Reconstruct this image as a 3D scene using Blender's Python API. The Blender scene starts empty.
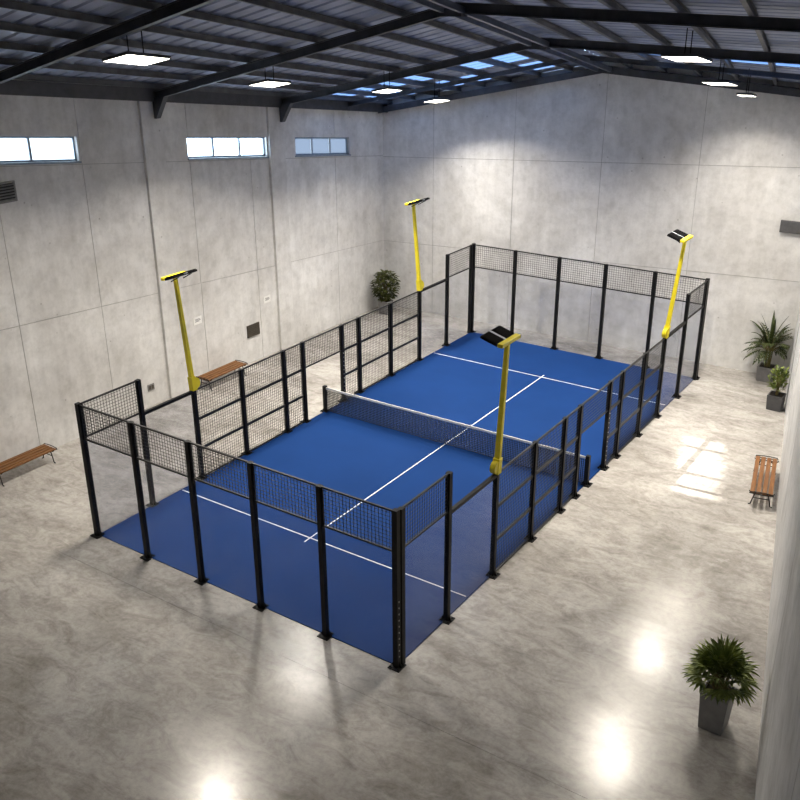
import bpy, math, random
from mathutils import Vector, Matrix
random.seed(7)
S = bpy.context.scene
COL = S.collection

# ------------------------------------------------------------------ mesh builder
class MB:
    def __init__(s): s.v = []; s.f = []; s.m = []
    def poly(s, pts):
        n = len(s.v); s.v += [tuple(p) for p in pts]; s.f.append(tuple(range(n, n+len(pts))))
    def hexa(s, b, t, mi=0):
        """b, t: four bottom and four top points in the same winding"""
        n = len(s.v); s.v += [tuple(p) for p in b] + [tuple(p) for p in t]
        s.f += [(n+3, n+2, n+1, n), (n+4, n+5, n+6, n+7)]
        for i in range(4):
            j = (i+1) % 4; s.f.append((n+i, n+j, n+4+j, n+4+i))
        while len(s.m) < len(s.f): s.m.append(mi)
        return s
    def box(s, x0, x1, y0, y1, z0, z1):
        return s.hexa([(x0,y0,z0),(x1,y0,z0),(x1,y1,z0),(x0,y1,z0)], [(x0,y0,z1),(x1,y0,z1),(x1,y1,z1),(x0,y1,z1)])
    def bar(s, a, b, w, h=None, up=(0,0,1)):
        a = Vector(a); b = Vector(b); h = w if h is None else h
        d = (b-a).normalized(); u = Vector(up)
        if abs(d.dot(u)) > .98: u = Vector((0,1,0))
        r = d.cross(u).normalized()*w/2; q = r.cross(d).normalized()*h/2
        s.hexa([a-r-q, a+r-q, a+r+q, a-r+q], [b-r-q, b+r-q, b+r+q, b-r+q]); return s
    def tube(s, pts, rad, n=8, caps=True):
        pts = [Vector(p) for p in pts]; k = len(pts)
        rr = rad if isinstance(rad, (list, tuple)) else [rad]*k
        base = len(s.v); ref = None
        for i, p in enumerate(pts):
            d = (pts[min(i+1, k-1)]-pts[max(i-1, 0)]).normalized()
            if ref is None:
                ref = d.cross(Vector((0,0,1)))
                if ref.length < .05: ref = d.cross(Vector((0,1,0)))
            ref = (ref - d*ref.dot(d)).normalized(); q = d.cross(ref)
            for j in range(n):
                a = 2*math.pi*j/n; s.v.append(tuple(p + (ref*math.cos(a)+q*math.sin(a))*rr[i]))
        for i in range(k-1):
            for j in range(n):
                a = base+i*n+j; b = base+i*n+(j+1) % n
                s.f.append((a, b, b+n, a+n))
        if caps:
            s.f.append(tuple(base+j for j in reversed(range(n)))); s.f.append(tuple(base+(k-1)*n+j for j in range(n)))
        return s
    def mesh(s, name, mat, smooth=False, bevel=0):
        me = bpy.data.meshes.new(name); me.from_pydata(s.v, [], s.f); me.materials.append(mat)
        if any(s.m):
            me.materials.append(M_JOINT)
            for p, mi in zip(me.polygons, s.m): p.material_index = mi
        me.update()
        if smooth:
            for p in me.polygons: p.use_smooth = True
        return me
    def build(s, name, mat, parent=None, smooth=False, bevel=0, loc=None):
        o = bpy.data.objects.new(name, s.mesh(name, mat, smooth)); COL.objects.link(o)
        if parent: o.parent = parent
        if loc: o.location = loc
        if bevel:
            m = o.modifiers.new('bevel', 'BEVEL'); m.width = bevel; m.segments = 2; m.limit_method = 'ANGLE'
        return o

def empty(name, loc=(0,0,0), rz=0):
    o = bpy.data.objects.new(name, None); COL.objects.link(o); o.location = loc; o.rotation_euler.z = rz
    o.empty_display_size = .2; return o
def tag(o, label=None, cat=None, group=None, kind=None):
    if label: o['label'] = label
    if cat: o['category'] = cat
    if group: o['group'] = group
    if kind: o['kind'] = kind
    return o
def copy_tree(o, parent=None):
    c = o.copy(); COL.objects.link(c); c.parent = parent
    for ch in list(o.children): copy_tree(ch, c)
    return c
def add(name, me, parent, loc=(0,0,0)):
    o = bpy.data.objects.new(name, me); COL.objects.link(o); o.parent = parent; o.location = loc; return o

# ------------------------------------------------------------------ materials
def new_mat(name):
    m = bpy.data.materials.new(name); m.use_nodes = True
    nt = m.node_tree; nt.nodes.clear()
    out = nt.nodes.new('ShaderNodeOutputMaterial')
    return m, nt, out
def ramp(nt, fac, stops):
    r = nt.nodes.new('ShaderNodeValToRGB'); e = r.color_ramp.elements
    while len(e) < len(stops): e.new(.5)
    for el, (p, c) in zip(e, stops): el.position = p; el.color = (*c, 1) if len(c) == 3 else c
    nt.links.new(fac, r.inputs[0]); return r.outputs[0]
def noise(nt, vec, scale, detail=4, rough=.55, dist=0):
    n = nt.nodes.new('ShaderNodeTexNoise'); n.inputs['Scale'].default_value = scale
    n.inputs['Detail'].default_value = detail; n.inputs['Roughness'].default_value = rough; n.inputs['Distortion'].default_value = dist
    nt.links.new(vec, n.inputs['Vector']); return n.outputs['Fac']
def mapping(nt, scale=(1,1,1)):
    t = nt.nodes.new('ShaderNodeTexCoord'); m = nt.nodes.new('ShaderNodeMapping')
    m.inputs['Scale'].default_value = scale; nt.links.new(t.outputs['Object'], m.inputs[0]); return m.outputs[0]
def mix(nt, mode, a, b, fac=1.0):
    m = nt.nodes.new('ShaderNodeMix'); m.data_type = 'RGBA'; m.blend_type = mode
    if isinstance(fac, float): m.inputs[0].default_value = fac
    else: nt.links.new(fac, m.inputs[0])
    for s, x in ((6, a), (7, b)):
        if isinstance(x, tuple): m.inputs[s].default_value = (*x, 1)
        else: nt.links.new(x, m.inputs[s])
    return m.outputs[2]
def princ(nt, out, color=None, rough=.5, metal=0, spec=.5):
    b = nt.nodes.new('ShaderNodeBsdfPrincipled')
    if isinstance(color, tuple): b.inputs['Base Color'].default_value = (*color, 1)
    elif color is not None: nt.links.new(color, b.inputs['Base Color'])
    if isinstance(rough, (int, float)): b.inputs['Roughness'].default_value = rough
    else: nt.links.new(rough, b.inputs['Roughness'])
    b.inputs['Metallic'].default_value = metal; b.inputs['Specular IOR Level'].default_value = spec
    nt.links.new(b.outputs[0], out.inputs[0]); return b
def bump(nt, b, h, strength=.2, dist=.02):
    n = nt.nodes.new('ShaderNodeBump'); n.inputs['Strength'].default_value = strength; n.inputs['Distance'].default_value = dist
    nt.links.new(h, n.inputs['Height']); nt.links.new(n.outputs[0], b.inputs['Normal'])
def speckled(name, col, rough=.5, metal=0, amt=.12, scale=6, spec=.5):
    m, nt, out = new_mat(name); v = mapping(nt)
    lo = tuple(c*(1-amt) for c in col); hi = tuple(min(1, c*(1+amt)) for c in col)
    c = ramp(nt, noise(nt, v, scale), [(.35, lo), (.65, hi)])
    princ(nt, out, c, rough, metal, spec); return m

def concrete_wall(name, base, streak):
    m, nt, out = new_mat(name)
    v = mapping(nt); vs = mapping(nt, streak)
    a = ramp(nt, noise(nt, v, .35, 6, .6, .4), [(.3, tuple(c*.76 for c in base)), (.7, tuple(min(.9, c*1.14) for c in base))])
    b = ramp(nt, noise(nt, vs, 1.3, 5, .6), [(.3, (.84,.84,.84)), (.7, (1,1,1))])
    c = mix(nt, 'MULTIPLY', a, b, .8)
    d = ramp(nt, noise(nt, v, 2.6, 8, .7), [(.33, (.78,.78,.77)), (.58, (1,1,1))])
    c = mix(nt, 'MULTIPLY', c, d, .8)
    # small air holes
    vo = nt.nodes.new('ShaderNodeTexVoronoi'); vo.inputs['Scale'].default_value = 1.5; nt.links.new(v, vo.inputs['Vector'])
    h = ramp(nt, vo.outputs['Distance'], [(.03, (.62,.61,.60)), (.06, (1,1,1))])
    c = mix(nt, 'MULTIPLY', c, h, .85)
    pr = princ(nt, out, c, .62, 0, .3)
    bump(nt, pr, noise(nt, v, 9, 6, .7), .12, .02)
    return m
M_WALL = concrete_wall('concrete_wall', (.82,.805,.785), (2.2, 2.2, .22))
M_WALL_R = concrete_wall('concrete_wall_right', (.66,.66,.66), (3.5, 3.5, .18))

m, nt, out = new_mat('polished_concrete_floor'); M_FLOOR = m
v = mapping(nt); vd = mapping(nt, (.7, 1.5, 1))
a = ramp(nt, noise(nt, v, .30, 7, .66, .5), [(.32, (.29,.273,.25)), (.5, (.44,.42,.395)), (.68, (.56,.54,.51))])
b = ramp(nt, noise(nt, vd, 1.5, 9, .74, .9), [(.34, (.58,.56,.54)), (.56, (1,1,1))])
c = mix(nt, 'MULTIPLY', a, b, .85)
g = ramp(nt, noise(nt, v, 7, 6, .75), [(.36, (.72,.72,.72)), (.58, (1,1,1))])
c = mix(nt, 'MULTIPLY', c, g, .7)
rg = ramp(nt, noise(nt, v, .8, 6, .65), [(.3, (.18,)*3), (.7, (.28,)*3)])
pr = princ(nt, out, c, rg, 0, .34)
bump(nt, pr, noise(nt, v, 5, 5, .6), .02, .02)

M_JOINT = speckled('joint_sealant', (.40,.395,.385), .8)
M_BLUE = speckled('blue_court_turf', (.0065,.037,.155), .85, 0, .05, .6, .1)
M_LINE = speckled('white_line_paint', (.8,.82,.85), .6)
M_BLACK = speckled('black_powder_coat', (.010,.010,.010), .5, .0, .2, 10, .2)
M_WIRE = speckled('black_wire', (.012,.012,.012), .5)
M_YEL = speckled('yellow_paint', (.84,.70,.02), .45, 0, .08, 4)
M_DSTEEL = speckled('dark_steel', (.062,.065,.076), .5, .3, .2, 3)
M_PURL = speckled('purlin_steel', (.11,.113,.125), .5, .2, .2, 3)
M_RIDGE = speckled('blue_grey_steel', (.10,.12,.17), .4, .4, .15, 3)
M_CUT = speckled('black_lamp_housing', (.006,.006,.007), .75, 0, .1, 6, .12)
M_GREY = speckled('grey_bracket', (.28,.31,.35), .4, .3)
M_BOLT = speckled('pale_bolts', (.55,.55,.52), .4, .2)
M_NETW = speckled('white_net_band', (.75,.76,.76), .7)
M_IRON = speckled('black_cast_iron', (.012,.012,.013), .45, .2)
M_POT = speckled('grey_planter', (.27,.27,.275), .6, 0, .1, 5)
M_POTD = speckled('dark_grey_planter', (.075,.075,.08), .6, 0, .1, 5)
M_POTB = speckled('pale_grey_planter', (.22,.215,.22), .6, 0, .1, 5)
M_SOIL = speckled('soil', (.02,.014,.009), .9, 0, .4, 20)
M_STEM = speckled('plant_stem', (.17,.14,.045), .7, 0, .2, 10)
M_WFRAME = speckled('window_frame_blue_grey', (.25,.31,.38), .5)
M_PAPER = speckled('white_paper', (.85,.85,.83), .7, 0, .03)
M_INK = speckled('grey_print', (.12,.12,.13), .7)
M_VENT = speckled('grey_vent', (.22,.22,.22), .5, .2)
M_GAPSHADE = speckled('painted_gap_shade', (.02,.02,.02), .8)
M_DUCT = speckled('grey_duct_panel', (.09,.09,.095), .5)
M_GRILL = speckled('bronze_grille', (.075,.065,.05), .5, .3)
M_DOOR = speckled('white_door_panel', (.78,.79,.80), .3, 0, .04)
M_CONE = speckled('concrete_pilaster', (.40,.40,.395), .6, 0, .12, 1.2)

def leafy(name, lo, hi):
    m, nt, out = new_mat(name); v = mapping(nt)
    c = ramp(nt, noise(nt, v, 5, 3), [(.35, lo), (.65, hi)])
    princ(nt, out, c, .45, 0, .4); return m
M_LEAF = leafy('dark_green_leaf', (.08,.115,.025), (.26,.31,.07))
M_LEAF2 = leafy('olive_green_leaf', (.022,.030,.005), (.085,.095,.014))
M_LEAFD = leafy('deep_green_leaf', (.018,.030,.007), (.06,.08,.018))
M_LEAF3 = leafy('yellow_green_leaf', (.05,.08,.012), (.22,.27,.05))

m, nt, out = new_mat('bench_wood'); M_WOOD = m
v = mapping(nt, (14, 1.2, 14))
c = ramp(nt, noise(nt, v, 2.0, 5, .6, .5), [(.3, (.10,.036,.008)), (.55, (.19,.076,.016)), (.75, (.26,.115,.028))])
princ(nt, out, c, .42, 0, .4)

# thin clear glass
m, nt, out = new_mat('clear_glass'); M_GLASS = m
tr = nt.nodes.new('ShaderNodeBsdfTransparent'); tr.inputs[0].default_value = (.93,.94,.96,1)
gl = nt.nodes.new('ShaderNodeBsdfGlossy'); gl.inputs['Roughness'].default_value = 0
df = nt.nodes.new('ShaderNodeBsdfDiffuse'); df.inputs[0].default_value = (.5,.52,.56,1)
lwt = nt.nodes.new('ShaderNodeLayerWeight'); pw = nt.nodes.new('ShaderNodeMath'); pw.operation = 'POWER'; pw.inputs[1].default_value = 4
nt.links.new(lwt.outputs['Facing'], pw.inputs[0]); fr = nt.nodes.new('ShaderNodeMath'); fr.operation = 'MULTIPLY_ADD'; fr.inputs[1].default_value = .5; fr.inputs[2].default_value = .025
nt.links.new(pw.outputs[0], fr.inputs[0])
mx = nt.nodes.new('ShaderNodeMixShader'); m2 = nt.nodes.new('ShaderNodeMixShader'); m2.inputs[0].default_value = .02
nt.links.new(tr.outputs[0], m2.inputs[1]); nt.links.new(df.outputs[0], m2.inputs[2])
nt.links.new(fr.outputs[0], mx.inputs[0]); nt.links.new(m2.outputs[0], mx.inputs[1]); nt.links.new(gl.outputs[0], mx.inputs[2])
nt.links.new(mx.outputs[0], out.inputs[0])
# window panes: clear with a little frosting
m, nt, out = new_mat('window_glass'); M_WGLASS = m
tr = nt.nodes.new('ShaderNodeBsdfTransparent'); tr.inputs[0].default_value = (.96,.98,1,1)
gl = nt.nodes.new('ShaderNodeBsdfGlossy'); gl.inputs['Roughness'].default_value = .05
mx = nt.nodes.new('ShaderNodeMixShader'); mx.inputs[0].default_value = .05
nt.links.new(tr.outputs[0], mx.inputs[1]); nt.links.new(gl.outputs[0], mx.inputs[2]); nt.links.new(mx.outputs[0], out.inputs[0])
def frosted(name, col):
    m, nt, out = new_mat(name)
    tl = nt.nodes.new('ShaderNodeBsdfTranslucent'); tl.inputs[0].default_value = (*col, 1)
    nt.links.new(tl.outputs[0], out.inputs[0]); return m
M_FROST = frosted('sun_diffusing_frosted_glass', (.42,.46,.5)); M_BLIND = frosted('blind_behind_glass', (.15,.17,.20))  # frosting added to outer panes, partly to keep sun patches off the floor
# translucent roof-light sheet
m, nt, out = new_mat('rooflight_sheet'); M_SKYL = m
tl = nt.nodes.new('ShaderNodeBsdfTranslucent'); tl.inputs[0].default_value = (.032,.056,.115,1)
tr = nt.nodes.new('ShaderNodeBsdfTransparent'); tr.inputs[0].default_value = (.032,.056,.115,1)
mx = nt.nodes.new('ShaderNodeMixShader'); mx.inputs[0].default_value = .06
nt.links.new(tl.outputs[0], mx.inputs[1]); nt.links.new(tr.outputs[0], mx.inputs[2]); nt.links.new(mx.outputs[0], out.inputs[0])
M_SHEET = speckled('roof_sheet', (.29,.335,.46), .5, .2, .12, 1.5)

m, nt, out = new_mat('lit_lamp_panel'); M_EMIT = m
e = nt.nodes.new('ShaderNodeEmission'); e.inputs[0].default_value = (1,.93,.82,1); e.inputs[1].default_value = 9
nt.links.new(e.outputs[0], out.inputs[0])

# ------------------------------------------------------------------ room shape (a hall that tapers and falls towards its far end)
XL = -5.6; YB = 22.4; YN = -17.0
XW = lambda y: 13.0 + .211*(22.3-y)
RX = lambda y: 4.7 + .1*(22.3-y)
RZ = lambda y: 10.92 + .169*(22.3-y)
LZ = lambda y: 11.52 - .118*y
EZ = lambda y: 10.28 + .235*(22.3-y) - .0035*(22.3-y)**2
BY = lambda x: 21.85 + .03*(x-XL)      # the gable wall runs slightly askew
def under(x, y):                       # underside of the rafters
    if x < RX(y): return LZ(y) + (RZ(y)-LZ(y))*(x-XL)/(RX(y)-XL)
    return RZ(y) + (EZ(y)-RZ(y))*(x-RX(y))/(XW(y)-RX(y))
def sp(side, s, y, dz=0):              # s = 0 eave, 1 ridge
    if side < 0: x = XL + (RX(y)-XL)*s
    else: x = XW(y) + (RX(y)-XW(y))*s
    return Vector((x, y, under(x, y)+dz))

# floor: slabs with sawn joints
fl = MB()
xs = [-6.2, 22.0]; ys = [-17.5, -1.15, 22.9]
for i in range(len(xs)-1):
    for j in range(len(ys)-1):
        fl.box(xs[i]+.006, xs[i+1]-.006, ys[j]+.003, ys[j+1]-.003, -.2, 0)
fl.box(-6.2, 22, -17.5, 22.9, -.3, -.02)
tag(fl.build('floor', M_FLOOR), 'polished pale concrete floor with stains around the court', kind='structure')

# left wall
J1 = lambda y: 4.55-.065*y
WB = lambda y: 9.57-.112*y
WT = lambda y: 10.33-.1145*y
J2 = lambda y: WB(y)-.10
TOP = lambda y: LZ(y)+.45
wins = [(.5, 5.33), (9.93, 14.05), (15.75, 19.33)]
joints = [-13, -9.3, -5.2, -1.2, 2.3, 5.42, 8.3, 9.98, 13.08, 14.55, 18.3]
g = .011
yb = sorted(set([YN, YB+.2] + [j-g for j in joints] + [j+g for j in joints] + [a for w in wins for a in w]))
levels = [lambda y: 0*y, lambda y: J1(y)-g, lambda y: J1(y)+g, lambda y: J2(y)-g, lambda y: J2(y)+g, WB, WT, TOP]
wl = MB()
for i in range(len(yb)-1):
    y0, y1 = yb[i], yb[i+1]
    if y1-y0 < 1e-4: continue
    ym = (y0+y1)/2; inw = any(a < ym < b for a, b in wins)
    gv = any(abs(ym-j) < g*.9 for j in joints)
    for k in range(len(levels)-1):
        if inw and k == 5: continue
        lo, hi = levels[k], levels[k+1]
        x1 = XL - (.02 if (gv or k in (1, 3)) else 0)
        x0 = XL-.28
        wl.hexa([(x0,y0,lo(y0)),(x1,y0,lo(y0)),(x1,y1,lo(y1)),(x0,y1,lo(y1))], [(x0,y0,hi(y0)),(x1,y0,hi(y0)),(x1,y1,hi(y1)),(x0,y1,hi(y1))], int(gv or k in (1, 3)))
tag(wl.build('wall_left', M_WALL), 'left concrete panel wall with three strip windows', kind='structure')

# back wall
A1 = lambda x: 3.33+.0398*x
A2 = lambda x: 7.29+.055*x
bj = [-2.95, .95, 4.8, 8.65]
def btop(x): return under(min(max(x, XL), XW(22.3)), 22.3)+.45
xb = sorted([XL-.28, XW(YB)+.35, RX(22.3)+.1] + [j-g for j in bj] + [j+g for j in bj])
lv = [lambda x: 0*x, lambda x: A1(x)-g, lambda x: A1(x)+g, lambda x: A2(x)-g, lambda x: A2(x)+g, btop]
wb = MB()
for i in range(len(xb)-1):
    x0, x1 = xb[i], xb[i+1]; xm = (x0+x1)/2
    gv = any(abs(xm-j) < g*.9 for j in bj)
    for k in range(5):
        lo, hi = lv[k], lv[k+1]; o_ = .015 if gv or k in (1, 3) else 0; y0, y1 = BY(x0)+o_, BY(x1)+o_; t_ = .3
        wb.hexa([(x0,y0,lo(x0)),(x1,y1,lo(x1)),(x1,y1+t_,lo(x1)),(x0,y0+t_,lo(x0))], [(x0,y0,hi(x0)),(x1,y1,hi(x1)),(x1,y1+t_,hi(x1)),(x0,y0+t_,hi(x0))], int(gv or k in (1, 3)))
tag(wb.build('wall_back', M_WALL), 'tall concrete gable wall behind the court', kind='structure')

# right wall
wr = MB(); rj = [-11, -4.5, 2.0, 8.5, 15.0]
dr = (15.35, 19.7); DH = 4.1
yr = sorted([YN, YB+.1] + [j-.03 for j in rj] + [j+.03 for j in rj] + list(dr))
for i in range(len(yr)-1):
    y0, y1 = yr[i], yr[i+1]; ym = (y0+y1)/2
    gv = any(abs(ym-j) < .02 for j in rj)
    ind = dr[0] < ym < dr[1]
    o_ = .002 if gv else 0
    z0 = DH if ind else 0
    wr.hexa([(XW(y0)+o_,y0,z0),(XW(y0)+.3,y0,z0),(XW(y1)+.3,y1,z0),(XW(y1)+o_,y1,z0)],
            [(XW(y0)+o_,y0,EZ(y0)+.58),(XW(y0)+.3,y0,EZ(y0)+.58),(XW(y1)+.3,y1,EZ(y1)+.58),(XW(y1)+o_,y1,EZ(y1)+.58)], int(gv))
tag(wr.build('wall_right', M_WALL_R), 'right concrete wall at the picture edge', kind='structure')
# white sectional door in the right wall
dm = MB(); n = 10
for k in range(n):
    y0 = dr[0]+.06+(dr[1]-dr[0]-.12)*k/n; y1 = dr[0]+.06+(dr[1]-dr[0]-.12)*(k+1)/n - .11
    dm.hexa([(XW(y0)+.02,y0,0),(XW(y0)+.12,y0,0),(XW(y1)+.12,y1,0),(XW(y1)+.02,y1,0)], [(XW(y0)+.02,y0,DH-.06),(XW(y0)+.12,y0,DH-.06),(XW(y1)+.12,y1,DH-.06),(XW(y1)+.02,y1,DH-.06)])
y0, y1 = dr
dm.hexa([(XW(y0)+.1,y0,0),(XW(y0)+.16,y0,0),(XW(y1)+.16,y1,0),(XW(y1)+.1,y1,0)], [(XW(y0)+.1,y0,DH),(XW(y0)+.16,y0,DH),(XW(y1)+.16,y1,DH),(XW(y1)+.1,y1,DH)])
dk = MB(); dk.m = []
dk.hexa([(XW(y0)+.09,y0,0),(XW(y0)+.099,y0,0),(XW(y1)+.099,y1,0),(XW(y1)+.09,y1,0)], [(XW(y0)+.09,y0,DH),(XW(y0)+.099,y0,DH),(XW(y1)+.099,y1,DH),(XW(y1)+.09,y1,DH)])
door = tag(dm.build('door_1', M_DOOR), 'white ribbed folding door in the right wall', kind='structure')
dk.build('door_gap', M_VENT, door)
# near end wall (behind the camera) closes the hall
wn = MB(); xr = XW(YN)
for x0, x1 in ((XL-.28, RX(YN)), (RX(YN), xr+.3)):
    c0, c1 = under(max(x0, XL), YN)+.45, under(min(x1, xr), YN)+.45
    wn.hexa([(x0,YN-.25,0),(x1,YN-.25,0),(x1,YN,0),(x0,YN,0)], [(x0,YN-.25,c0),(x1,YN-.25,c1),(x1,YN,c1),(x0,YN,c0)])
tag(wn.build('wall_front', M_WALL), kind='structure')

# pilasters on the left wall
for i, (y0, y1) in enumerate([(7.9, 8.78), (14.12, 15.0)]):
    p = MB(); zt = lambda y: LZ(y)
    p.hexa([(XL,y0,0),(XL+.09,y0+.02,0),(XL+.12,y1-.02,0),(XL,y1,0)], [(XL,y0,zt(y0)),(XL+.09,y0+.02,zt(y0)),(XL+.12,y1-.02,zt(y1)),(XL,y1,zt(y1))])
    tag(p.build('trim_%d' % (i+1), M_WALL), kind='structure')

# windows
for i, (a, b) in enumerate(wins):
    w = empty('window_%d' % (i+1), (XL, a, 0)); tag(w, kind='structure')
    w['label'] = ['strip window at the left edge of the picture', 'middle strip window of the left wall', 'strip window nearest the back corner'][i]
    def strip(mb, y0, y1, f0, f1, xa, xb_):
        mb.hexa([(xa-XL,y0-a,f0(y0)),(xb_-XL,y0-a,f0(y0)),(xb_-XL,y1-a,f0(y1)),(xa-XL,y1-a,f0(y1))], [(xa-XL,y0-a,f1(y0)),(xb_-XL,y0-a,f1(y0)),(xb_-XL,y1-a,f1(y1)),(xa-XL,y1-a,f1(y1))])
    f = MB(); t = .055; xa, xc = XL-.2, XL-.12
    strip(f, a, b, WB, lambda y: WB(y)+t, xa, xc); strip(f, a, b, lambda y: WT(y)-t, WT, xa, xc)
    strip(f, a, a+t, WB, WT, xa, xc); strip(f, b-t, b, WB, WT, xa, xc)
    for k in (1, 2):
        yc = a+(b-a)*k/3; strip(f, yc-.04, yc+.04, lambda y: WB(y)+t, lambda y: WT(y)-t, xa, xc)
    f.build('window_frame', M_WFRAME, w)
    s_ = MB(); strip(s_, a-.04, b+.04, lambda y: WB(y)-.06, WB, XL-.11, XL+.05); s_.build('window_sill', M_WFRAME, w)
    for k in range(3):
        y0 = a+(b-a)*k/3+.05; y1 = a+(b-a)*(k+1)/3-.05
        q = MB(); strip(q, y0, y1, lambda y: WB(y)+t*.9, lambda y: WT(y)-t*.9, XL-.165, XL-.158); q.build('window_pane', (M_FROST, M_WGLASS, M_BLIND)[i], w)

# ------------------------------------------------------------------ roof
ceil = empty('ceiling', (0,0,0)); tag(ceil, 'dark steel pitched roof with rafters and purlins', kind='structure')
rib = [0, .18, .22, .28, .32]          # one corrugation
def sheet(side, yA, yB_, s0, s1, mat, name):
    ycs = [yA]; hs = [0]; y = yA
    while y < yB_-.5:
        for d, h in ((.36, 0), (.40, .045), (.48, .045), (.52, 0)): ycs.append(y+d); hs.append(h)
        y += .52
    ycs.append(yB_); hs.append(0)
    mb = MB(); n0 = 0
    for yy, h in zip(ycs, hs):
        for s in (s0, s1): mb.v.append(tuple(sp(side, s, yy, .45+h)))
    for i in range(len(ycs)-1):
        mb.f.append((2*i, 2*i+1, 2*i+3, 2*i+2))
    return mb.build(name, mat, ceil)
for side in (-1, 1):
    e0 = -.03
    sheet(side, YN-.2, 15.6, e0, 1.0, M_SHEET, 'roof_sheet')
    if side < 0:
        bands = [(15.6,16.2,0), (16.2,18.7,1), (18.7,19.6,0), (19.6,21.4,1), (21.4,YB+.25,0)]
        lights = {16.2: [(.06,.16),(.17,.27),(.28,.38),(.39,.49),(.62,.73),(.74,.86)], 19.6: [(.06,.16),(.17,.27),(.39,.49),(.50,.60),(.74,.86)]}
    else:
        bands = [(15.6,17.0,0), (17.0,18.9,1), (18.9,YB+.25,0)]
        lights = {17.0: [(.09,.23),(.25,.39),(.57,.71)]}
    for y0, y1, k in bands:
        if not k: sheet(side, y0, y1, e0, 1.0, M_SHEET, 'roof_sheet'); continue
        s = e0
        for a, b in lights[y0]:
            sheet(side, y0, y1, s, a, M_SHEET, 'roof_sheet'); sheet(side, y0, y1, a, b, M_SKYL, 'rooflight_panel'); s = b
        sheet(side, y0, y1, s, 1.0, M_SHEET, 'roof_sheet')
# rafters (I-beams) and purlins
frames = [-10.4, -4.1, 2.2, 8.5, 14.8, 19.0, 22.2]
for side in (-1, 1):
    for y in frames:
        s1 = 1.0
        w = .30 if y < 22 else .34
        mb = MB()
        a0, a1 = sp(side, 0, y), sp(side, s1, y)
        if y == 22.2:
            a0, a1 = Vector((a0.x, BY(a0.x)-.19, a0.z)), Vector((a1.x, BY(a1.x)-.19, a1.z))
        def slab(z0, z1, hw):
            mb.hexa([a0+Vector((0,-hw,z0)), a1+Vector((0,-hw,z0)), a1+Vector((0,hw,z0)), a0+Vector((0,hw,z0))],
                    [a0+Vector((0,-hw,z1)), a1+Vector((0,-hw,z1)), a1+Vector((0,hw,z1)), a0+Vector((0,hw,z1))])
        if y == 22.2: slab(.0, .26, .17)
        elif y == 19.0:
            slab(.10, .12, .06); slab(.12, .24, .012); slab(.24, .26, .06)
        else:
            slab(0, .025, .11); slab(.025, .235, .015); slab(.235, .26, .11)
        mb.build('rafter', M_DSTEEL, ceil)
    # purlins
    ss = [.05, .165, .275, .385, .495, .61, .735, .865] if side < 0 else [.08, .24, .40, .56, .72, .88]
    for s in ss:
        mb = MB(); h = .17
        st_ = [YN] + frames[:-1] + [YB]
        for (a, b), (dx, z0, z1) in [((sp(side, s, p_, .262), sp(side, s, q_, .262)), f_) for p_, q_ in zip(st_, st_[1:]) for f_ in ((.012, 0, h), (.06, 0, .02), (.06, h-.02, h))]:
            mb.hexa([a+Vector((-dx,0,z0)), a+Vector((dx,0,z0)), b+Vector((dx,0,z0)), b+Vector((-dx,0,z0))],
                    [a+Vector((-dx,0,z1)), a+Vector((dx,0,z1)), b+Vector((dx,0,z1)), b+Vector((-dx,0,z1))])
        mb.build('purlin', M_PURL, ceil)
# ridge member pair
for dx in (-.28, .28):
    a = Vector((RX(YN)+dx, YN, RZ(YN)+.06)); b = Vector((RX(YB)+dx, YB, RZ(YB)+.06))
    mb = MB(); mb.bar(a, b, .12, .16); mb.build('ridge_beam', M_RIDGE, ceil)
# eave beam on the left wall with haunch gussets
mb = MB(); a = Vector((XL+.14, YN, LZ(YN)-.02)); b = Vector((XL+.14, YB, LZ(YB)-.02))
mb.hexa([a+Vector((-.13,0,0)), a+Vector((.13,0,0)), b+Vector((.13,0,0)), b+Vector((-.13,0,0))], [a+Vector((-.13,0,.42)), a+Vector((.13,0,.42)), b+Vector((.13,0,.42)), b+Vector((-.13,0,.42))])
mb.build('eave_beam', M_DSTEEL, ceil)
for y in (2.2, 8.5, 14.8):
    z = LZ(y); mb = MB()
    mb.hexa([(XL+.17,y-.1,z-.55),(XL+.27,y-.1,z-.55),(XL+.27,y+.1,z-.55),(XL+.17,y+.1,z-.55)], [(XL+.17,y-.1,z+.1),(XL+.75,y-.1,z+.2),(XL+.75,y+.1,z+.2),(XL+.17,y+.1,z+.1)])
    mb.build('haunch', M_DSTEEL, ceil)
for y in (8.5, 14.8):
    mb = MB(); mb.box(RX(y)-.3, RX(y)+.3, y-.16, y+.16, RZ(y)-.08, RZ(y)+.12); mb.build('ridge_plate', M_DSTEEL, ceil)

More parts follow.
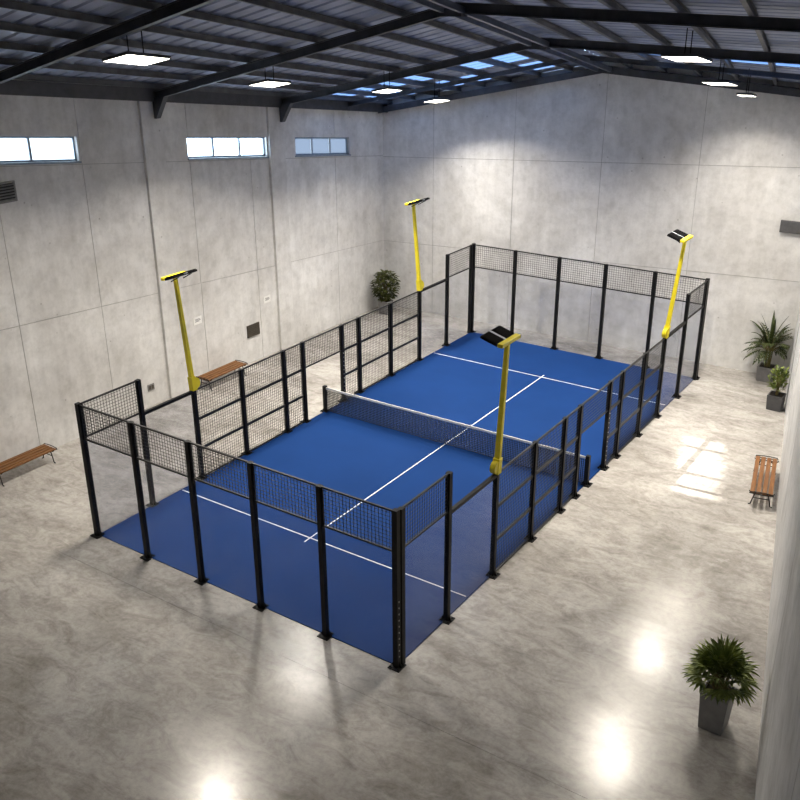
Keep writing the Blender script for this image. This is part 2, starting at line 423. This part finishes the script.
# ------------------------------------------------------------------ hanging panel lamps
def lamp(px, py, pz, power, label, sc=1.0):
    L = 1.3*sc; W = .95*sc
    y = py; side_slope = .2 if px < RX(py) else 0.02
    u = Vector((1, 0, side_slope)).normalized(); vv = Vector((-.1, 1, -.15)); vv = (vv-u*vv.dot(u)).normalized()
    nn = u.cross(vv)
    R_ = Matrix((u, vv, nn)).transposed()
    root = empty('ceiling_lamp', (px, py, pz)); root.rotation_euler = R_.to_euler()
    tag(root, label, 'lamp', 'hanging panel lamps under the roof')
    fr_ = MB(); t = .02
    fr_.box(-W/2-t, W/2+t, -L/2-t, -L/2, -.008, .06); fr_.box(-W/2-t, W/2+t, L/2, L/2+t, -.008, .06)
    fr_.box(-W/2-t, -W/2, -L/2, L/2, -.008, .06); fr_.box(W/2, W/2+t, -L/2, L/2, -.008, .06)
    fr_.box(-W/2, W/2, -L/2, L/2, .03, .07)
    fr_.build('lamp_frame', M_DSTEEL, root)
    d = MB(); d.box(-W/2, W/2, -L/2, L/2, -.01, .02); d.build('diffuser', M_EMIT, root)
    Ri = R_.transposed()
    for k in (-1, 1):
        base = Vector((0, k*L*.18, .07))
        up = Ri @ Vector((0, 0, 1)); wpos = Vector((px,py,pz)) + R_ @ base
        hgt = under(wpos.x, wpos.y)+.44-wpos.z
        c = MB(); c.tube([base, base+up*max(hgt, .15)], .014, 6); c.build('cable', M_CUT, root)
    ld = bpy.data.lights.new('lamp_light', 'AREA'); ld.shape = 'RECTANGLE'; ld.size = W*.96; ld.size_y = L*.96
    ld.energy = power; ld.color = (1, .915, .79); ld.spread = math.radians(134)
    lo = bpy.data.objects.new('lamp_light', ld); COL.objects.link(lo); lo.parent = root; lo.location = (0, 0, -.035)
    return root
P0 = 540
lamp(.26, 2.97, 12.24, P0, 'nearest lit panel lamp of the left row, under the roof above the first strip window')
lamp(-.97, 9.23, 11.18, P0*.8, 'second lit panel lamp of the left row, hung just beyond the second rafter', .8)
lamp(-.19, 14.45, 10.62, P0*.8, 'third lit panel lamp of the left row, above the window by the back corner', .68)
lamp(-.91, 18.91, 9.88, P0*.8, 'farthest lit panel lamp of the left row, hung before the back gable wall', .68)
lamp(10.9, 12.61, 12.07, P0*1.35, 'nearest and largest lit panel lamp of the right row')
lamp(10.37, 17.75, 11.06, P0*.8, 'middle lit panel lamp of the right row', .85)
lamp(10.6, 20.2, 10.52, P0*.26, 'farthest and smallest lit panel lamp of the right row', .5)

# ------------------------------------------------------------------ court floor
court = MB(); court.box(0, 10, 0, 20.5, 0, .025)
cf = court.build('court_floor', M_BLUE); tag(cf, 'blue padel court surface with white lines inside the fence', 'court')
lw = .036; zt = .025; ln = [(.06, 9.94, 3.09-lw/2, 3.09+lw/2), (.06, 9.94, 17.3-lw/2, 17.3+lw/2), (5-lw/2, 5+lw/2, 2.85, 17.55)]
for x0, x1, y0, y1 in ln:
    q = MB(); q.box(x0, x1, y0, y1, zt, zt+.004); q.build('court_line', M_LINE, cf)

# ------------------------------------------------------------------ fence parts
H4, H3 = 3.95, 2.95
PW = .12
def post_mesh(h, w=PW, d=PW):
    b = MB(); b.box(-w/2, w/2, -d/2, d/2, 0, h); return b.mesh('post', M_BLACK)
def plate_mesh():
    b = MB(); b.box(-.15, .15, -.15, .15, 0, .025)
    for a in (-1, 1):
        b.hexa([(a*.06-.0,-.012,.025),(a*.14,-.012,.025),(a*.14,.012,.025),(a*.06,.012,.025)], [(a*.06,-.012,.16),(a*.065,-.012,.16),(a*.065,.012,.16),(a*.06,.012,.16)])
        b.box(a*.105-.018, a*.105+.018, -.123, -.087, .025, .05); b.box(a*.105-.018, a*.105+.018, .087, .123, .025, .05)
    return b.mesh('base_plate', M_BLACK)
PM = {4: post_mesh(H4), 3: post_mesh(H3), 5: post_mesh(H4+.03, .13, .13)}
BP = plate_mesh()
bm_ = MB(); bm_.box(-.012, .012, -.012, .012, -.018, .018); BOLT = bm_.mesh('bolt', M_BOLT)
def bolts(o, side_axis, sgn, z0, z1):
    z = z0
    while z < z1:
        add('bolt', BOLT, o, (0, sgn*.055, z) if side_axis == 'y' else (sgn*.055, 0, z)); z += .16
def post(parent, x, y, h, bl=None, plate=True):
    o = add('post', PM[h], parent, (x, y, .0)); 
    if plate: add('base_plate', BP, o)
    for bb in bl or []: bolts(o, *bb)
    return o
cache = {}
def mesh_panel(parent, a, b, z0, z1):
    """welded wire panel between ground points a and b"""
    a = Vector((*a, 0)); b = Vector((*b, 0)); L = (b-a).length; d = (b-a).normalized()
    key = (round(L, 3), round(z1-z0, 3), round(d.x, 2))
    if key not in cache:
        mb = MB(); H = z1-z0; t = .009
        n = max(2, round(L/.095)); k = max(2, round(H/.095))
        for i in range(1, n): mb.bar(d*(L*i/n), d*(L*i/n)+Vector((0,0,H)), t)
        for i in range(1, k): mb.bar(Vector((0,0,H*i/k)), d*L+Vector((0,0,H*i/k)), t)
        e = .042
        mb.bar((0,0,e/2), d*L+Vector((0,0,e/2)), e); mb.bar((0,0,H-e/2), d*L+Vector((0,0,H-e/2)), e)
        mb.bar((d*.015), d*.015+Vector((0,0,H)), .03); mb.bar(d*(L-.015), d*(L-.015)+Vector((0,0,H)), .03)
        cache[key] = mb.mesh('mesh_panel', M_WIRE)
    return add('mesh_panel', cache[key], parent, (a.x, a.y, z0))
def glass_panel(parent, a, b, z0=.03, z1=H3-.01):
    mb = MB(); mb.bar((a[0], a[1], z0), (b[0], b[1], z0), .012, .001); mb = MB()
    dx, dy = b[0]-a[0], b[1]-a[1]; L = math.hypot(dx, dy); nx, ny = -dy/L*.006, dx/L*.006
    mb.hexa([(-nx,-ny,0),(dx-nx,dy-ny,0),(dx+nx,dy+ny,0),(nx,ny,0)], [(-nx,-ny,z1-z0),(dx-nx,dy-ny,z1-z0),(dx+nx,dy+ny,z1-z0),(nx,ny,z1-z0)])
    return mb.build('glass_panel', M_GLASS, parent, loc=(a[0], a[1], z0))
e = PW/2
# the two end walls
def end_wall(y, label, out, nearbolt):
    r = empty('court_end_fence', (0, y, 0)); tag(r, label, 'fence')
    for i in range(6):
        x = 10*i/5; bl = [('x', 1, .3, 1.75)] if (nearbolt and i == 5) else None
        post(r, x, 0, 5 if i in (0, 5) else 4, bl)
    for i in range(5):
        a, b = (10*i/5+e, 0), (10*(i+1)/5-e, 0)
        glass_panel(r, a, b); mesh_panel(r, a, b, H3, H4)
    return r
end_wall(-.02, 'glass and black mesh end wall nearest the camera', -1, True)
end_wall(20.52, 'glass and black mesh end wall before the gable wall', 1, False)
# the two side fences
def side_fence(x, ys, label, door, sgn):
    r = empty('court_side_fence', (x, 0, 0)); tag(r, label, 'fence', None)
    n = len(ys)
    for i, y in enumerate(ys):
        h = 4 if i in (0, 1, n-2, n-1) else 3
        bl = None; plate = 0 < i < n-1
        if i == door: bl = [('y', 1, .3, 2.0)]
        if i == door+1: bl = [('x', 1, .3, 2.0)]
        if not (x < 0 and i == 0): post(r, 0, y, h, bl, plate)
    for i in range(n-1):
        a, b = (0, ys[i]+e-(.1 if (x < 0 and i == 0) else 0)), (0, ys[i+1]-e)
        if i in (0, n-2):
            glass_panel(r, a, b); mesh_panel(r, a, b, H3, H4)
        elif i in (1, n-3):
            glass_panel(r, a, b)
            q = MB(); q.bar((0, a[1], H3-.04), (0, b[1], H3-.04), .09, .09); q.build('top_beam', M_BLACK, r)
        else:
            for k in range(3):
                if i == door and k < 2: continue
                mesh_panel(r, a, b, .03+(H3-.03)*k/3, .03+(H3-.03)*(k+1)/3)
    return r
YSL = [.14, 2.0, 4.0, 6.03, 8.05, 9.04, 11.21, 12.23, 14.27, 16.32, 18.42, 20.36]
YSR = [.14, 2.05, 4.3, 6.41, 8.25, 9.28, 11.45, 12.44, 14.36, 16.2, 18.3, 20.36]
side_fence(-.02, YSL, 'black mesh side fence with a doorway, on the side of the strip windows', 5, -1)
side_fence(10.02, YSR, 'black mesh side fence with a doorway, on the side of the bright open floor', 5, 1)

# ------------------------------------------------------------------ net
YN_ = 10.15
net = empty('court_net', (0, YN_, 0)); tag(net, 'black court net with white top band across the blue court', 'net')
for x in (-.02, 10.02):
    b = MB(); b.box(-.06, .06, -.06, .06, .0, .98); po = b.build('net_post', M_BLACK, net, loc=(x, 0, 0)); add('base_plate', BP, po)
mb = MB(); n = 165
x0, x1 = .06, 9.94
for i in range(n+1):
    x = x0+(x1-x0)*i/n; mb.bar((x,0,.04), (x,0,.87), .018)
for i in range(14): mb.bar((x0,0,.04+i*.83/13), (x1,0,.04+i*.83/13), .018)
mb.build('netting', M_WIRE, net)
mb = MB(); mb.box(x0-.02, x1+.02, -.014, .014, .86, .93); mb.build('top_band', M_NETW, net)

# ------------------------------------------------------------------ floodlight masts
def mast():
    r = empty('floodlight_mast')
    # bracket with a rounded cheek plate
    b = MB(); b.box(-.085, .085, -.085, .085, 0, .42)
    n = 14; prof = [(math.sin(math.pi*i/n)*.17, .20-math.cos(math.pi*i/n)*.17) for i in range(n+1)]
    lo = [(-.07, .08+p[0], p[1]) for p in prof]; hi = [(.07, .08+p[0], p[1]) for p in prof]
    k = len(b.v); b.v += lo+hi; m_ = n+1
    b.f.append(tuple(range(k, k+m_))); b.f.append(tuple(reversed(range(k+m_, k+2*m_))))
    for i in range(n): b.f.append((k+i, k+i+m_, k+i+1+m_, k+i+1))
    b.f.append((k+n, k+n+m_, k+m_, k))
    b.build('bracket', M_YEL, r)
    b = MB(); b.hexa([(-.07,-.06,.4),(.07,-.06,.4),(.07,.06,.4),(-.07,.06,.4)], [(-.05,-.05,3.42),(.05,-.05,3.42),(.05,.05,3.42),(-.05,.05,3.42)])
    b.build('pole', M_YEL, r, bevel=.01)
    b = MB(); b.box(-.11, .03, -.44, .44, 3.41, 3.50); b.build('crossbar', M_YEL, r, bevel=.012)
    tilt = math.radians(14)
    for sgn in (-1, 1):
        h = MB(); h.box(.05, .50, -.175, .175, -.025, .035)
        for k in range(8): h.box(.08, .47, -.154+k*.044-.006, -.154+k*.044+.006, .035, .06)
        head = h.build('floodlight', M_CUT, r, loc=(0, sgn*.255, 3.43)); head.rotation_euler = (0, -tilt, 0)
        gq = MB(); gq.box(.08, .47, -.15, .15, -.032, -.025); gq.build('lens', M_GREY, head)
        st = MB(); st.bar((.05, sgn*-.02, 3.36-3.46), (.45, sgn*-.02, -.03), .025); st.build('strut', M_CUT, head)
    b = MB(); b.bar((.04, 0, 3.46), (.04+.48*math.cos(tilt), 0, 3.46+.48*math.sin(tilt)), .08, .03); b.build('spacer_plate', M_GREY, r)
    return r
m0 = mast()
ml = [(-.02, 4.0, 0, 'yellow floodlight mast on the side fence nearest the left wall bench'),
      (-.02, 16.32, 0, 'slim yellow floodlight mast near the leafy plant in the back corner'),
      (10.02, 4.3, math.pi, 'yellow floodlight mast in the middle of the picture, in front of the net'),
      (10.02, 16.2, math.pi, 'yellow floodlight mast against the bright back wall at the far right of the court')]
for i, (x, y, rz, lab) in enumerate(ml):
    o = m0 if i == 0 else copy_tree(m0)
    o.location = (x, y, H3); o.rotation_euler = (0, math.radians([-5, -5, -2.5, -5][i]), rz)
    tag(o, lab, 'floodlight', 'yellow floodlight masts on the court fence')

# ------------------------------------------------------------------ benches
def bench(L):
    r = empty('bench'); W = .66; zs = .47
    for k in range(4):
        x0 = -W/2 + k*(W/4)+.01
        s_ = MB(); s_.box(x0, x0+W/4-.042, -L/2, L/2, zs-.045, zs); s_.build('slat', M_WOOD, r, bevel=.006)
    for sgn in (-1, 1):
        y = sgn*(L/2-.12)
        b = MB()
        b.tube([(-W/2-.02,y,zs-.02), (-W/2+.03,y,zs-.055), (W/2-.03,y,zs-.055), (W/2+.02,y,zs-.02)], .018, 6)
        for q in (-1, 1):
            b.tube([(q*.12,y,zs-.055), (q*.19,y,zs-.12), (q*.23,y,.2), (q*.27,y,.03), (q*.33,y,.012)], .019, 6)
        b.tube([(-.21,y,.24), (.21,y,.24)], .012, 6)
        b.build('leg_frame', M_IRON, r, smooth=True)
        b = MB(); ye = sgn*(L/2+.015)
        b.tube([(-W/2,ye,zs-.03), (-W/2+.02,ye,zs+.012), (-.1,ye,zs+.03), (.1,ye,zs+.03), (W/2-.02,ye,zs+.012), (W/2,ye,zs-.03), (0,ye,zs-.05), (-W/2,ye,zs-.03)], .014, 6)
        b.build('end_loop', M_IRON, r, smooth=True)
    return r
bb = bench(2.1)
b2 = copy_tree(bb)
b3 = bench(2.5)
bb.location = (-5.0, 1.2, 0); b2.location = (-5.1, 10.2, 0); b3.location = (14.53, 12.83, 0); b3.rotation_euler.z = math.atan(.195)
tag(bb, 'slatted wooden bench cut off by the left edge of the picture', 'bench', 'slatted wooden benches')
tag(b2, 'slatted wooden bench against the left wall, seen behind the side fence', 'bench', 'slatted wooden benches')
tag(b3, 'slatted wooden bench by the right wall, seen end on', 'bench', 'slatted wooden benches')

# ------------------------------------------------------------------ plants
def pot(r, w0, w1, h, mat):
    b = MB(); t = .04
    b.hexa([(-w0/2,-w0/2,0),(w0/2,-w0/2,0),(w0/2,w0/2,0),(-w0/2,w0/2,0)], [(-w1/2,-w1/2,h-.06),(w1/2,-w1/2,h-.06),(w1/2,w1/2,h-.06),(-w1/2,w1/2,h-.06)])
    for (x0,x1,y0,y1) in ((-w1/2,w1/2,-w1/2,-w1/2+t),(-w1/2,w1/2,w1/2-t,w1/2),(-w1/2,-w1/2+t,-w1/2+t,w1/2-t),(w1/2-t,w1/2,-w1/2+t,w1/2-t)): b.box(x0,x1,y0,y1,h-.06,h)
    b.build('planter', mat, r, bevel=.008)
    s_ = MB(); s_.box(-w1/2+t, w1/2-t, -w1/2+t, w1/2-t, h-.06, h-.03); s_.build('soil', M_SOIL, r)
def blade(mb, p0, d, L, w, droop, n=5, up=Vector((0,0,1)), clamp=None):
    """an arching strap leaf with a folded midrib"""
    p = Vector(p0); d = Vector(d).normalized(); rows = []
    for i in range(n+1):
        t = i/n; ww = w*math.sin(math.pi*min(1, .12+t*.9))**.7 if t < 1 else w*.04
        s_ = d.cross(up)
        if s_.length < .05: s_ = Vector((1,0,0))
        s_.normalize(); nn = s_.cross(d)
        rows.append((p-s_*ww/2+nn*ww*.15, p.copy(), p+s_*ww/2+nn*ww*.15))
        p = p + d*L/n; d = (d + Vector((0,0,-droop/n))).normalized()
    k = len(mb.v)
    for r_ in rows:
        for q in r_:
            q = Vector(q)
            if clamp: clamp(q)
            mb.v.append(tuple(q))
    for i in range(n):
        a = k+3*i; mb.f += [(a, a+1, a+4, a+3), (a+1, a+2, a+5, a+4)]
def frond(mb, st, p0, az, el, L, droop, nl, ll, lw_, clamp=None, fan=.0):
    p = Vector(p0); d = Vector((math.cos(az)*math.cos(el), math.sin(az)*math.cos(el), math.sin(el))); pts = [p.copy()]; n = nl
    for i in range(n):
        p = p + d*L/n; d = (d+Vector((0,0,-droop/n))).normalized(); pts.append(p.copy())
        if clamp: clamp(pts[-1])
        t = (i+1)/n
        if t > .25:
            sd = d.cross(Vector((0,0,1)))
            if sd.length < .1: sd = Vector((1,0,0))
            sd.normalize()
            q = ll*math.sin(math.pi*(.25+.65*t))
            for s_ in (-1, 1):
                blade(mb, p, d*(.55+.5*t)+sd*s_*.75+Vector((0,0,.12)), q, lw_, .5, 4, clamp=clamp)
    blade(mb, p, d, ll*.8, lw_, .4, 4, clamp=clamp)
    st.tube(pts, [.012*(1-.6*i/n) for i in range(n+1)], 5)
def place_plant(name, loc, label, cat='plant'):
    r = empty(name, loc); tag(r, label, cat); return r

# near plant by the right wall
r = place_plant('potted_palm', (16.36, 2.05, 0), 'potted fan leaved palm in a tall grey planter in the bottom right foreground'); r.rotation_euler.z = -.03
pot(r, .47, .56, .90, M_POT)
f = MB(); st = MB()
cl = lambda q: None
for i in range(58):
    ring = i % 4; az = i*2.39996; el = [1.3, .8, .3, 1.0][ring]+random.uniform(-.12,.12)
    base = Vector((math.cos(az)*.06, math.sin(az)*.06, .82)); hgt = [.52,.44,.26,.36][ring]+random.uniform(-.06,.08); rr_ = [.02,.10,.10,-.05][ring]
    tip = base + Vector((math.cos(az)*rr_, math.sin(az)*rr_, hgt))
    d = Vector((math.cos(az)*math.cos(el), math.sin(az)*math.cos(el), math.sin(el)))
    hub = tip + d*.22; st.tube([base, tip, hub], [.014,.011,.008], 5)
    sd = d.cross(Vector((0,0,1))).normalized(); upv = sd.cross(d)
    for k in range(9):
        a = (k-4)/4*1.15
        dd = d*math.cos(a)+sd*math.sin(a)
        blade(f, hub, dd, random.uniform(.36,.50)*(1-.15*abs(a)), .062, .9, 5, up=upv)
st.build('stems', M_STEM, r); f.build('foliage', M_LEAF, r)

# far palm in the back right corner
cx, cy = 12.28, 21.85
def cl2(q):
    q.y = min(q.y, BY(12)-cy-.05); q.x = min(q.x, XW(22)-cx-.1)
r = place_plant('potted_palm', (cx, cy, 0), 'tall arching palm in a pale grey square planter in the back right corner')
pot(r, .54, .60, .58, M_POTB)
f = MB(); st = MB()
for k in range(5):
    az = k*1.256; st.tube([(math.cos(az)*.08, math.sin(az)*.08, .53), (math.cos(az)*.12, math.sin(az)*.12, 1.25)], [.03,.02], 6)
for i in range(38):
    az = i*2.39996; el = random.choice([1.3, 1.0, .7, .35])+random.uniform(-.1,.1)
    L = 1.05 if el > .9 else .85
    frond(f, st, (math.cos(az)*.08, math.sin(az)*.08, 1.2), az, el, L, 1.3, 9, .27, .06, cl2)
for i in range(8):
    az = i*.785+.3; el = [1.35,.95][i % 2]
    d = (math.cos(az)*math.cos(el), math.sin(az)*math.cos(el), math.sin(el))
    blade(f, (0,0,1.3), d, 1.45, .13, 1.0, 9, clamp=cl2)
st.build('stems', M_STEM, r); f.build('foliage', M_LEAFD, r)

# small bright plant against the right wall
def bushy(r, mat, z0, z1, rad, n, ls, clampf=None, upright=.3, stems=6, sz=.2):
    f = MB(); st = MB()
    for i in range(stems):
        az = i*2.4; ex = rad*.55*random.uniform(.3,1)
        st.tube([(math.cos(az)*.03, math.sin(az)*.03, z0-sz), (math.cos(az)*ex*.4, math.sin(az)*ex*.4, (z0+z1)/2-.1), (math.cos(az)*ex, math.sin(az)*ex, z1-.15)], [.018,.013,.006], 5)
    for i in range(n):
        t = random.random(); z = z0+(z1-z0)*t
        rr = rad*math.sin(math.pi*(.18+.7*t))**.6*random.random()**.5; az = random.uniform(0, 6.283)
        p = Vector((math.cos(az)*rr, math.sin(az)*rr, z)); a2 = az+random.uniform(-.8,.8); el = random.uniform(-.2, .6)+upright
        blade(f, p-Vector((math.cos(a2),math.sin(a2),0))*.04, (math.cos(a2)*math.cos(el), math.sin(a2)*math.cos(el), math.sin(el)), ls*random.uniform(.8,1.2), ls*.48, .8, 4, clamp=clampf)
    st.build('stems', M_STEM, r); f.build('foliage', mat, r)
r = place_plant('potted_shrub', (13.25, 19.2, 0), 'small yellow green leafy plant in a dark grey planter next to the tall palm'); 
XR = XW(19.2)-13.25-.1
pot(r, .48, .54, .56, M_POTD)
def cl3(q): q.x = min(q.x, XR)
r.location.x = 13.3; XR = XW(19.2)-13.3-.08
bushy(r, M_LEAF3, .72, 1.5, .34, 130, .20, cl3, .6)
# back left corner plant
r = place_plant('potted_shrub', (-4.75, 20.7, 0), 'round leafy plant in a grey planter in the back left corner behind the fence')
pot(r, .46, .52, .62, M_POTB)
def cl4(q): q.x = max(q.x, XL+4.75+.06); q.y = min(q.y, BY(-4.75)-20.7-.06)
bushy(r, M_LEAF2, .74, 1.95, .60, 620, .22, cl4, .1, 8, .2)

# ------------------------------------------------------------------ things on the walls
def wallbox(name, y0, y1, z0, z1, dep, mat, label, cat, parent=None):
    b = MB(); b.box(0, dep, 0, y1-y0, 0, z1-z0); o = b.build(name, mat, loc=(XL, y0, z0)); tag(o, label, cat); return o
def notice(y0, z0, w, h, label):
    o = wallbox('wall_notice', y0, y0+w, z0, z0+h, .012, M_PAPER, label, 'notice')
    t = MB()
    for i, (a, b) in enumerate([(.2,.78),(.25,.85),(.18,.7)]):
        z = h*(.64-.15*i); t.box(.012, .015, w*a, w*b, z, z+h*.07)
    t.build('print_lines', M_INK, o); return o
notice(9.42, 2.40, .42, .29, 'white paper notice on the left wall above the bench behind the fence')
notice(13.32, 2.24, .40, .28, 'white paper notice on the left wall beside the pilaster')
g_ = wallbox('wall_grille', 12.22, 12.92, 1.08, 1.58, .05, M_GRILL, 'dark bronze square grille low on the left wall', 'grille')
q = MB()
for k in range(6): q.box(.05, .062, .04, .66, .06+k*.07, .085+k*.07)
q.build('slats', M_GRILL, g_)
o_ = wallbox('wall_socket', 6.93, 7.22, .60, .84, .03, M_VENT, 'small grey socket box on the left wall between the yellow mast and the end wall', 'socket')
q = MB(); q.box(.03, .036, .03, .13, .05, .19); q.box(.03, .036, .16, .26, .05, .19); q.build('socket_insert', M_GRILL, o_)
vt = wallbox('wall_vent', 1.72, 2.92, 8.14, 8.74, .05, M_VENT, 'grey louvred vent high on the left wall at the picture edge', 'vent')
vt.location.x = XL
q = MB(); q.box(.05, .054, .06, 1.14, .05, .55); q.build('vent_shade_sheet', M_GAPSHADE, vt)  # dark sheet on the solid box, painting in the shade behind the louvres
q = MB()
for k in range(6): q.hexa([(.054,.06,.07+k*.085),(.08,.06,.06+k*.085),(.08,1.14,.06+k*.085),(.054,1.14,.07+k*.085)], [(.054,.06,.10+k*.085),(.08,.06,.075+k*.085),(.08,1.14,.075+k*.085),(.054,1.14,.10+k*.085)])
q.build('louvre', M_VENT, vt)
b = MB(); b.box(0, 1.0, 0, .12, 0, .44); o = b.build('wall_panel', M_DUCT, loc=(11.88, BY(12.0)-.12, 5.62)); tag(o, 'dark grey flat box on the gable wall at the right edge', 'panel')
q = MB(); q.box(.03, .97, -.01, 0, .03, .41); q.build('panel_cover', M_DUCT, o)

# ------------------------------------------------------------------ light from outside
sun = bpy.data.lights.new('sun', 'SUN'); sun.energy = 30; sun.angle = math.radians(.8); sun.color = (1, .93, .82)
so = bpy.data.objects.new('sun', sun); COL.objects.link(so)
d = Vector((18.8, 1.3, -8.85)).normalized(); so.rotation_euler = d.to_track_quat('-Z', 'Y').to_euler(); so.location = (-30, 8, 20)
w = bpy.data.worlds.new('world'); S.world = w; w.use_nodes = True; nt = w.node_tree; nt.nodes.clear()
wo = nt.nodes.new('ShaderNodeOutputWorld'); bg = nt.nodes.new('ShaderNodeBackground'); bg.inputs[0].default_value = (.66,.83,1,1); bg.inputs[1].default_value = 7
nt.links.new(bg.outputs[0], wo.inputs[0])

# ------------------------------------------------------------------ camera
cam = bpy.data.cameras.new('camera'); cam.sensor_width = 36; cam.lens = 36*939.408/800; cam.clip_start = .05; cam.clip_end = 200
co = bpy.data.objects.new('camera', cam); COL.objects.link(co)
Rr = ((.82819317,.56041786,-.00528124),(.21654663,-.32867865,-.91928119),(-.51691743,.76019877,-.39356601))
mt = Matrix(((Rr[0][0], -Rr[1][0], -Rr[2][0], 19.531), (Rr[0][1], -Rr[1][1], -Rr[2][1], -13.859), (Rr[0][2], -Rr[1][2], -Rr[2][2], 13.619), (0,0,0,1)))
co.matrix_world = mt; S.camera = co

S.view_settings.view_transform = 'Standard'; S.view_settings.look = 'None'; S.view_settings.gamma = 1; S.view_settings.use_curve_mapping = False
S.view_settings.exposure = .28
S.cycles.transparent_max_bounces = 24
